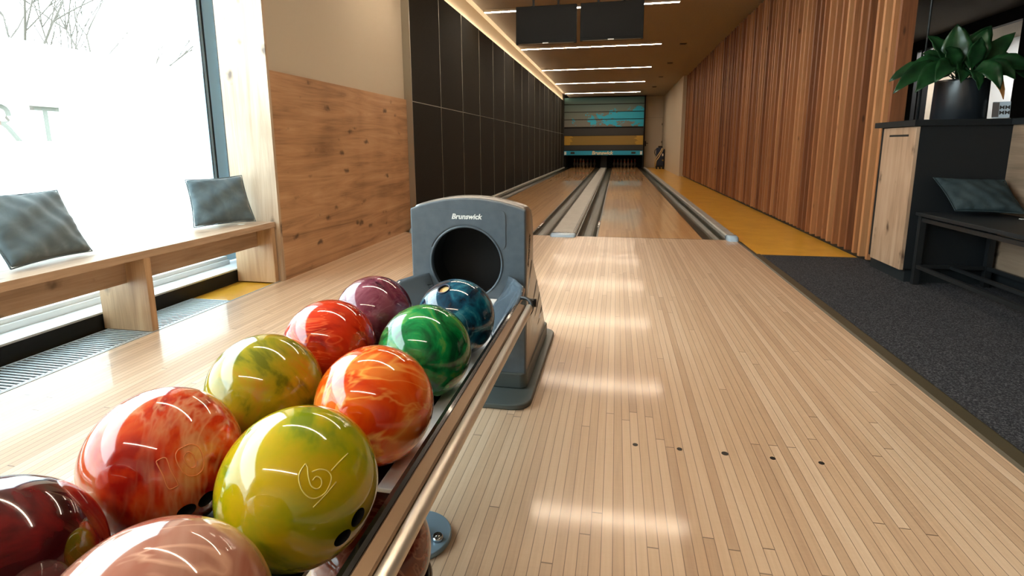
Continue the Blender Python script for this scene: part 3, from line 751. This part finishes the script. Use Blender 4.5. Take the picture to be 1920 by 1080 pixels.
L_ = [((2.05, -1.40, 1.30), (2.30, -1.35, 1.62), .055), ((2.16, -1.45, 1.30), (2.34, -1.40, 1.58), .062), ((2.20, -1.25, 1.47), (2.36, -1.25, 1.60), .055),
      ((2.29, -1.25, 1.70), (2.44, -1.28, 1.58), .052), ((2.44, -1.30, 1.76), (2.45, -1.29, 1.55), .070), ((2.52, -1.22, 1.75), (2.50, -1.25, 1.55), .065),
      ((2.70, -1.20, 1.76), (2.55, -1.25, 1.56), .070), ((2.82, -1.25, 1.70), (2.62, -1.28, 1.52), .055), ((2.90, -1.40, 1.33), (2.72, -1.36, 1.60), .055),
      ((2.86, -1.30, 1.47), (2.68, -1.30, 1.60), .060), ((2.83, -1.15, 1.55), (2.66, -1.2, 1.62), .055), ((2.62, -1.52, 1.30), (2.56, -1.45, 1.58), .050),
      ((2.74, -1.45, 1.37), (2.62, -1.40, 1.56), .052), ((2.40, -1.50, 1.35), (2.45, -1.42, 1.56), .050), ((2.56, -1.36, 1.66), (2.54, -1.33, 1.55), .050),
      ((2.34, -1.10, 1.60), (2.45, -1.18, 1.62), .055), ((2.62, -1.08, 1.62), (2.57, -1.16, 1.60), .055), ((2.70, -1.05, 1.45), (2.62, -1.15, 1.62), .05),
      ((2.10, -1.20, 1.40), (2.32, -1.22, 1.60), .05), ((2.26, -1.48, 1.36), (2.38, -1.42, 1.60), .055), ((2.50, -1.52, 1.30), (2.50, -1.46, 1.54), .045), ((2.86, -1.42, 1.42), (2.68, -1.38, 1.58), .055), ((2.62, -1.30, 1.72), (2.55, -1.30, 1.55), .06), ((2.36, -1.34, 1.60), (2.44, -1.33, 1.56), .05)]
random.seed(5)
for tip, mid, w_ in L_:
    leaf(tip, mid, w_, nh=(random.uniform(-.35, .35), -.8, .55 + random.uniform(-.2, .2)))
o = leaf((2.665, -1.49, 1.24), (2.63, -1.44, 1.52), .028, M['deadleaf'], name='withered_leaf')

ch_ = thing('card_holder', 'small silver card holder with dark lettering beside the plant pot', 'card holder', (2.72, -1.40, 1.112))
Mx = T(2.715, -1.40, 1.178) @ Euler((math.radians(-14), 0, math.radians(-22))).to_matrix().to_4x4()
bm = bmesh.new(); box(bm, -.045, .045, -.002, .002, -.055, .055); bmesh.ops.transform(bm, matrix=Mx, verts=bm.verts); obj('card', bm, mat('card_silver', (170, 182, 192), .4), ch_)
bm = bmesh.new(); box(bm, -.047, -.012, -.004, -.002, -.05, .05); bmesh.ops.transform(bm, matrix=Mx, verts=bm.verts); obj('dark_panel', bm, mat('card_taupe', (84, 78, 78), .4), ch_)
text('lettering', 'MM\nMM', .036, M['ink'], Mx @ T(.017, -.0025, -.004) @ FACE_MY, ch_, bold=.0006)
bm = bmesh.new(); box(bm, 2.675, 2.76, -1.43, -1.36, 1.1125, 1.122); obj('stand', bm, M['steel'], ch_, bevel=.002)
rod = obj('hanging_rod', tube(bmesh.new(), [(2.375, -1.075, 1.112), (2.372, -1.075, 3.03)], .0075, 8), M['blackmetal'], smooth=True)
tag(rod, 'thin black rod rising from the counter to the ceiling left of the plant', 'rod')

# ================================================================== BALL RETURN HOOD
XC = -.3755
hd = thing('ball_return_hood', 'slate grey ball return housing with a round black opening behind the balls', 'ball return', (XC, -3.5, 0))
W2 = .2245
def arch(x): return .042 * (1 - ((x - XC) / W2) ** 2)
sts = [XC - W2 + 2 * W2 * i / 14 for i in range(15)]
prof = [(-3.715, .034), (-3.715, .722), (-3.70, .730), (-3.64, .728), (-3.585, .712), (-3.55, .675), (-3.535, .62), (-3.53, .49), (-3.42, .39), (-3.30, .275), (-3.17, .12), (-3.13, .034)]
bm = bmesh.new(); rows = [[bm.verts.new((x, y, z + (arch(x) if z > .6 else 0))) for y, z in prof] for x in sts]
for a, c in zip(rows, rows[1:]):
    for j in range(len(prof)): bm.faces.new((a[j], a[(j + 1) % len(prof)], c[(j + 1) % len(prof)], c[j]))
bm.faces.new(rows[0]); bm.faces.new(rows[-1][::-1])
body = obj('body', bm, [M['hoodbody'], M['pit']], hd)
bv = body.modifiers.new('b', 'BEVEL'); bv.width = .014; bv.segments = 3; bv.limit_method = 'ANGLE'; bv.angle_limit = 1.0
bpy.context.view_layer.update(); bake(body)
HC = (-.381, .517); HR = .139
def cyl_y(r, y0, y1, c=HC, seg=64):
    return prism(bmesh.new(), [(c[0] + r * math.cos(2 * PI * i / seg), c[1] + r * math.sin(2 * PI * i / seg)) for i in range(seg)], 'Y', y0, y1)
cut(body, [cyl_y(.150, -3.75, -3.56)], M['pit'])
# scooped louvres on both flanks
cs = []
for sx in (-1, 1):
    for (y0, z0), (y1, z1), r_ in (((-3.60, .490), (-3.70, .375), .017), ((-3.45, .372), (-3.60, .290), .015), ((-3.365, .292), (-3.50, .232), .014), ((-3.275, .208), (-3.42, .168), .013)):
        xs = XC + sx * (W2 + .002); p0 = Vector((xs, y0 + .02, z0 + .012)); p1 = Vector((xs, y1, z1))
        cs.append(tube(bmesh.new(), [p0.lerp(p1, t_) for t_ in (0, .12, .35, .6, .85, 1)], r_, 12, [.35, 1, 1, .75, .45, .12]))
cut(body, cs)
for p in body.data.polygons: p.use_smooth = True
try:
    body.data.set_sharp_from_angle(angle=math.radians(32))
except Exception: pass
# front bezel
out = [(XC - W2 - .001, .034), (XC + W2 + .001, .034)] + [(x, .724 + arch(x)) for x in reversed([XC - W2 - .001 + (2 * W2 + .002) * i / 20 for i in range(21)])]
fp = obj('front_panel', prism(bmesh.new(), out, 'Y', -3.740, -3.716), M['slate'], hd)
bv = fp.modifiers.new('b', 'BEVEL'); bv.width = .006; bv.segments = 3; bv.limit_method = 'ANGLE'; bv.angle_limit = 1.0
bpy.context.view_layer.update(); bake(fp); cut(fp, [cyl_y(HR, -3.76, -3.70)])
bm = bmesh.new()
for i in range(64):
    a, c = 2 * PI * i / 64, 2 * PI * (i + 1) / 64
    for R_ in (0,): pass
ring = [(HC[0] + (HR + .002) * math.cos(2 * PI * i / 64), -3.740, HC[1] + (HR + .002) * math.sin(2 * PI * i / 64)) for i in range(65)]
obj('opening_rim', tube(bmesh.new(), ring, .0045, 8, cap=False), M['slate'], fp, smooth=True)
bp_ = obj('badge_panel', prism(bmesh.new(), rrect(-.535, -.225, .575, .722, .02), 'Y', -3.7425, -3.739), M['slate'], hd); cut(bp_, [cyl_y(.150, -3.76, -3.70)])
text('lettering', 'Brunswick', .0278, M['white'], T(-.376, -3.7435, .696) @ FACE_MY, hd, shear=.25, bold=.0008)
obj('tunnel', prism(bmesh.new(), [(HC[0] + .149 * math.cos(2 * PI * i / 40), HC[1] + .149 * math.sin(2 * PI * i / 40)) for i in range(40)], 'Y', -3.575, -3.565), M['pit'], hd)
text('side_lettering', 'Brunswick', .030, M['ink'], T(XC + W2 + .0012, -3.655, .555) @ Matrix(((0, 0, 1, 0), (0.35, -.94, 0, 0), (.94, .35, 0, 0), (0, 0, 0, 1))), hd, shear=.2, bold=.0006)
obj('base_plate', prism(bmesh.new(), rrect(XC - .262, XC + .262, -3.885, -3.02, .07), 'Z', 0.0, .022), M['baseplate'], hd, bevel=.006)
obj('skirt', prism(bmesh.new(), rrect(XC - W2 - .006, XC + W2 + .006, -3.75, -3.10, .03), 'Z', .022, .085), M['baseplate'], hd, bevel=.006)

# funnel guides of the hood
def guide(sx):
    stn = [(-3.742, .128, .400, .158, .472), (-3.80, .120, .390, .195, .476), (-3.87, .115, .386, .232, .472), (-3.95, .124, .385, .240, .463), (-4.08, .160, .384, .237, .456), (-4.25, .208, .390, .234, .450), (-4.44, .222, .41, .232, .446)]
    bm = bmesh.new(); rows = []
    for y, xi, zi, xo, zo in stn:
        row = []
        for j in range(9):
            t_ = j / 8; xx = xi + (xo - xi) * t_; zz = zi + (zo - zi) * (t_ ** .8) - .012 * math.sin(PI * t_)
            row.append(bm.verts.new((-.3725 + sx * xx, y, zz)))
        row.append(bm.verts.new((-.3725 + sx * (xo + .012), y, zo - .012)))
        rows.append(row)
    for a, c in zip(rows, rows[1:]):
        for j in range(9): bm.faces.new((a[j], a[j + 1], c[j + 1], c[j]))
    return bm
# ================================================================== BALL RACK
rk = thing('ball_rack', 'two-tier ball return rack with satin tube rails carrying the bowling balls', 'ball rack', (-.3725, -4.9, 0))
for sx in (-1, 1):
    o = obj('ball_guide', guide(sx), M['guide'] , rk, smooth=True); sd = o.modifiers.new('s', 'SOLIDIFY'); sd.thickness = .004
    c = -.3725
    def X(a): return c + sx * a
    def srt(a, b): return (min(a, b), max(a, b))
    y0, y1 = -6.1, -4.03
    rows = []
    obj('bumper', prism(bmesh.new(), [(X(.229), .424), (X(.2285), .446), (X(.232), .453), (X(.240), .455), (X(.246), .452), (X(.247), .424)], 'Y', y0, y1), M['rubber'], rk)
    obj('top_rail', prism(bmesh.new(), [(X(.247), .424), (X(.247), .452), (X(.250), .454), (X(.268), .4505), (X(.270), .446), (X(.270), .424)], 'Y', y0, y1), M['bronze'], rk)
    obj('tube_rail', tube(bmesh.new(), [(X(.281), y0, .436), (X(.281), -5, .436), (X(.281), y1 + .02, .436)], .0125, 20), M['tube'], rk, smooth=True)
    obj('end_clamp', tube(bmesh.new(), [(X(.262 + .028 * math.cos(a)), -4.03 + .004 * i, .437 + .026 * math.sin(a)) for i, a in enumerate([math.radians(q) for q in range(-60, 121, 15)])], .006, 8), M['blackmetal'], rk, smooth=True)
    kb = obj('clamp_knob', tube(bmesh.new(), [(X(.275), -3.985, .446), (X(.300), -3.985, .446)], .014, 14), M['darkmetal'], rk, smooth=True)
for x0_, x1_, ya in ((-.575, -.535, -6.1), (-.215, -.170, -4.90)): obj('tray', B(x0_, x1_, ya, -3.745, .372, .381), M['traywhite'], rk, bevel=.002)
obj('tray', B(-.535, -.215, -3.98, -3.745, .372, .3805), M['traywhite'], rk)
obj('added_dark_bed', B(-.535, -.215, -4.90, -3.98, .372, .380), M['rubber'], rk)  # dark bed added under the balls so their undersides turn darker
obj('added_dark_bed', B(-.535, -.232, -6.1, -4.90, .372, .380), M['rubber'], rk)
bm = bmesh.new()
for y in (-4.62, -5.75): box(bm, -.60, -.145, y, y + .03, .345, .372); box(bm, -.615, -.60, y, y + .03, .345, .43); box(bm, -.147, -.13, y, y + .03, .345, .424)
obj('cross_bar', bm, M['blackmetal'], rk)
for y in (-4.56, -5.75):
    obj('post', prism(bmesh.new(), rrect(-.470, -.275, y - .03, y + .03, .02), 'Z', .018, .372), mat('grey_post', (150, 146, 142), .4), rk, bevel=.004)
    ft = obj('foot_plate', prism(bmesh.new(), rrect(-.5445, -.2005, y - .085, y + .085, .084, 12), 'Z', 0, .014), M['footblue'], rk, bevel=.004)
    for sx in (-1, 1):
        cx_ = -.3725 + sx * .145
        obj('bolt', lathe(bmesh.new(), [(0, .024), (.006, .024), (.0075, .021), (.0105, .026), (.013, .022), (.0135, .0145), (0, .0145)], (cx_, y - .012, 0), 20), M['chrome'], ft, smooth=True)
# lower tier
bm = bmesh.new()
obj('lower_tray', prism(bmesh.new(), rrect(-.352, -.15, -6.1, -4.755, .098, 14), 'Z', .100, .112), M['blackmetal'], rk)
rim = rrect(-.350, -.152, -6.1, -4.757, .098, 14)
obj('lower_rim', tube(bmesh.new(), [(x, y, .150) for x, y in rim + rim[:1]], .009, 10, cap=False), M['rubber'], rk, smooth=True)
bm = bmesh.new(); wall = [bm.verts.new((x, y, .112)) for x, y in rim]; wal2 = [bm.verts.new((x, y, .150)) for x, y in rim]
for i in range(len(rim)): bm.faces.new((wall[i], wall[(i + 1) % len(rim)], wal2[(i + 1) % len(rim)], wal2[i]))
obj('lower_wall', bm, M['rubber'], rk, smooth=True)

# ================================================================== BALLS
ENG = {"yellow": [[[0.474, -0.536, 0.698], [0.452, -0.614, 0.647], [0.461, -0.667, 0.585], [0.514, -0.706, 0.488], [0.586, -0.703, 0.403], [0.656, -0.663, 0.362], [0.722, -0.58, 0.378], [0.746, -0.499, 0.442], [0.738, -0.447, 0.506], [0.69, -0.443, 0.572], [0.621, -0.489, 0.613], [0.561, -0.554, 0.615]], [[0.507, -0.552, 0.663], [0.544, -0.602, 0.585], [0.591, -0.635, 0.498], [0.649, -0.614, 0.448], [0.678, -0.565, 0.471], [0.658, -0.536, 0.529], [0.613, -0.555, 0.562], [0.592, -0.599, 0.539]], [[0.474, -0.536, 0.698], [0.507, -0.552, 0.663]], [[0.784, -0.117, 0.61], [0.754, -0.287, 0.591], [0.722, -0.413, 0.556]], [[0.79, -0.431, 0.435], [0.734, -0.573, 0.365], [0.646, -0.711, 0.28]]], "o10": [[[0.595, -0.674, 0.438], [0.598, -0.652, 0.466], [0.648, -0.598, 0.471], [0.685, -0.599, 0.415], [0.728, -0.614, 0.306], [0.792, -0.598, 0.123], [0.779, -0.62, 0.094], [0.737, -0.67, 0.09], [0.715, -0.685, 0.144], [0.673, -0.681, 0.288], [0.595, -0.674, 0.438]], [[0.749, -0.414, 0.518], [0.791, -0.33, 0.515], [0.853, -0.273, 0.445], [0.911, -0.282, 0.3], [0.93, -0.32, 0.183], [0.912, -0.386, 0.137], [0.87, -0.469, 0.153], [0.823, -0.521, 0.229], [0.765, -0.536, 0.357], [0.726, -0.518, 0.453], [0.724, -0.469, 0.506], [0.749, -0.414, 0.518]], [[0.791, -0.422, 0.443], [0.814, -0.383, 0.436], [0.852, -0.367, 0.374], [0.883, -0.375, 0.283], [0.882, -0.403, 0.244], [0.86, -0.444, 0.254], [0.827, -0.464, 0.319], [0.792, -0.463, 0.398], [0.791, -0.422, 0.443]]], "yg": []}
def ballmat(name, stops, vein=None, vw=.018, scale=7.0, dist=2.2, seed=0.0, vscale=5.0, rough=.12, band=None):
    stops = [(.5 + (p_ - .5) * .62, tuple(v * .93 for v in c_)) for p_, c_ in stops]
    m = mat(name, stops[0][1], rough, coat=.9, coat_r=.03, spec=.15); k = N(m)
    co = k.n('ShaderNodeTexCoord').outputs['Object']; v = k.mapv(co, (1, 1, 1), (seed, seed * .7, -seed))
    f = k.noise(v, scale, 4, .55, dist)
    c = k.ramp(f, stops)
    if vein:
        n2 = k.noise(k.mapv(co, (1, 1, 1), (seed + 4, 2, seed)), vscale, 3, .6, 2.8)
        d = k.math('ABSOLUTE', k.math('SUBTRACT', n2, .5)); vf = k.ramp(d, [(0, (255, 255, 255)), (vw * 2.2, (0, 0, 0))])
        n3 = k.noise(v, 6, 2); vf = k.math('MULTIPLY', vf, k.math('MULTIPLY', k.math('SUBTRACT', n3, .3), 2.2)); 
        mn = k.n('ShaderNodeClamp'); k.l(vf, mn.inputs[0])
        c = k.mix(mn.outputs[0], c, s2l(vein))
    k.color(c); return m
R = .108
def ball(x, y, z, m, label, holes=(), eng=None, insert=None, group='bowling balls on the return rack'):
    bm = bmesh.new(); bmesh.ops.create_uvsphere(bm, u_segments=96, v_segments=48, radius=R)
    t_ = thing('bowling_ball', label, 'bowling ball', (x, y, z - R), group)
    o = obj('ball_body', bm, [m, M['pit']], t_, world=False, smooth=True); o.location = (0, 0, R)
    if holes:
        cs = []
        for h in holes:
            d = Vector(h).normalized(); r_ = .0155 if insert else .0125
            cs.append(tube(bmesh.new(), [Vector((x, y, z)) + d * (R + .01), Vector((x, y, z)) + d * (R - .035)], r_, 28))
        cut(o, cs, M['pit'])  # hole walls painted black in place of the shade inside
        for p in o.data.polygons: p.use_smooth = True
        try: o.data.set_sharp_from_angle(angle=math.radians(35))
        except Exception: pass
    if insert:
        d = Vector(insert[0]).normalized(); a = d.orthogonal().normalized(); b_ = d.cross(a)
        pts = [d * (R - .0004) + (a * math.cos(2 * PI * i / 28) + b_ * math.sin(2 * PI * i / 28)) * .0165 for i in range(29)]
        q = obj('thumb_ring', tube(bmesh.new(), pts, .0022, 8, cap=False), M['navy'], o, world=False, smooth=True)
        q = obj('thumb_insert', tube(bmesh.new(), [d * (R - .006), d * (R - .010)], .0145, 24), mat('beige_insert', (214, 178, 120), .5), o, world=False)
    for ls in (eng or []):
        pts = []
        q = [Vector(a) for a in ls]; closed = len(q) > 6 and (q[0] - q[-1]).length < .12
        if closed and (q[0] - q[-1]).length > .01: q.append(q[0].copy())
        for i_ in range(len(q) - 1):
            p0 = q[i_ - 1] if i_ else (q[-2] if closed else q[0]); p1, p2 = q[i_], q[i_ + 1]
            p3 = q[i_ + 2] if i_ + 2 < len(q) else (q[1] if closed else q[-1])
            for j_ in range(6):
                t = j_ / 6; c_ = .5 * (2 * p1 + (p2 - p0) * t + (2 * p0 - 5 * p1 + 4 * p2 - p3) * t * t + (3 * p1 - p0 - 3 * p2 + p3) * t ** 3)
                pts.append(c_.normalized() * (R + .0001))
        ls = [tuple(v) for v in q]
        pts.append(Vector(ls[-1]).normalized() * (R + .0001))
        obj('engraving', tube(bmesh.new(), pts, .0008, 5), insert_col[0], o, world=False, smooth=True)
    return t_
insert_col = [mat('pale_engraving', (212, 196, 96), .5)]
XL, XR, ZB = -.4926, -.2519, .488
ball(XL, -4.306, ZB, ballmat('plum_swirl', [(.3, (66, 22, 40)), (.5, (112, 44, 66)), (.7, (140, 76, 92))], (160, 110, 122), .015, 8, 2.5, 1.0), 'plum purple swirled bowling ball at the back left of the rack')
ball(XL, -4.551, ZB, ballmat('red_orange', [(.3, (150, 16, 12)), (.48, (212, 48, 16)), (.7, (226, 62, 24))], (236, 110, 60), .008, 5, 1.6, 2.3), 'bright red orange bowling ball, second in the left row behind the yellow ones')
ball(XL, -4.796, ZB, ballmat('olive_yellow', [(.3, (112, 116, 18)), (.42, (156, 148, 22)), (.55, (176, 156, 26)), (.7, (186, 138, 30))], None, .014, 6, 2.4, 3.1), 'olive yellow bowling ball with amber patch, middle of the left row')
insert_col[0] = mat('pale_orange_engraving', (220, 130, 84), .5)
ball(XL, -5.038, ZB, ballmat('orange_tan', [(.3, (160, 24, 14)), (.45, (206, 58, 22)), (.55, (216, 84, 36)), (.68, (206, 126, 86))], (214, 150, 112), .03, 4.5, 2.4, 5.2), 'red orange bowling ball with tan swirls and the number 10', holes=[(.908, -.294, -.299), (.788, -.516, -.335)], eng=ENG['o10'])
ball(XL, -5.273, ZB, ballmat('dark_red', [(.3, (46, 6, 10)), (.5, (96, 14, 20)), (.7, (122, 22, 24))], None, .012, 6, 2.0, 6.4), 'dark maroon bowling ball at the lower left corner')
ball(XR, -4.299, ZB, ballmat('teal_blue', [(.3, (6, 34, 56)), (.47, (10, 66, 92)), (.6, (14, 92, 118)), (.75, (60, 134, 152))], (110, 160, 170), .008, 11, 1.6, 7.7), 'dark teal blue bowling ball with a thumb hole, nearest the round opening', holes=[(-.159, -.454, .877)], insert=[(-.159, -.454, .877)])
ball(XR, -4.547, ZB, ballmat('green_swirl', [(.3, (2, 70, 36)), (.45, (4, 106, 50)), (.6, (16, 140, 70)), (.75, (96, 160, 70))], None, .010, 7, 2.6, 8.8), 'green swirled bowling ball behind the bright orange one')
ball(XR, -4.814, ZB, ballmat('orange_swirl', [(.3, (206, 50, 8)), (.5, (232, 82, 14)), (.68, (238, 122, 44))], (244, 178, 84), .022, 5, 2.2, 9.1), 'bright orange bowling ball with yellow swirls, middle of the right row')
insert_col[0] = mat('pale_yellow_engraving', (222, 206, 110), .5)
ball(XR, -5.056, ZB, ballmat('yellow_green', [(.3, (120, 136, 14)), (.42, (160, 160, 14)), (.55, (184, 164, 10)), (.72, (196, 166, 20))], None, .012, 4.6, 2.2, 10.4), 'large looking yellow green bowling ball at the front with a drop-shaped engraved mark', holes=[(.954, -.263, -.145), (.84, -.454, -.297)], eng=ENG['yellow'])
ball(XR, -5.300, ZB, ballmat('dusty_pink', [(.3, (150, 78, 62)), (.5, (178, 116, 96)), (.7, (196, 146, 126))], (224, 176, 150), .02, 4, 1.8, 11.9), 'dusty pink bowling ball at the bottom edge of the photo')
ball(-.250, -4.860, .2205, ballmat('rust', [(.3, (104, 34, 18)), (.6, (142, 60, 36))], (180, 110, 84), .012, 5, 1.8, 12.5), 'rust brown bowling ball on the lower tier below the rail', group='bowling balls on the lower tier')
ball(-.250, -5.10, .2205, ballmat('rose', [(.3, (172, 96, 92)), (.6, (208, 144, 136))], (224, 180, 170), .012, 5, 1.8, 13.5), 'rose pink bowling ball on the lower tier glimpsed under the yellow one', group='bowling balls on the lower tier')
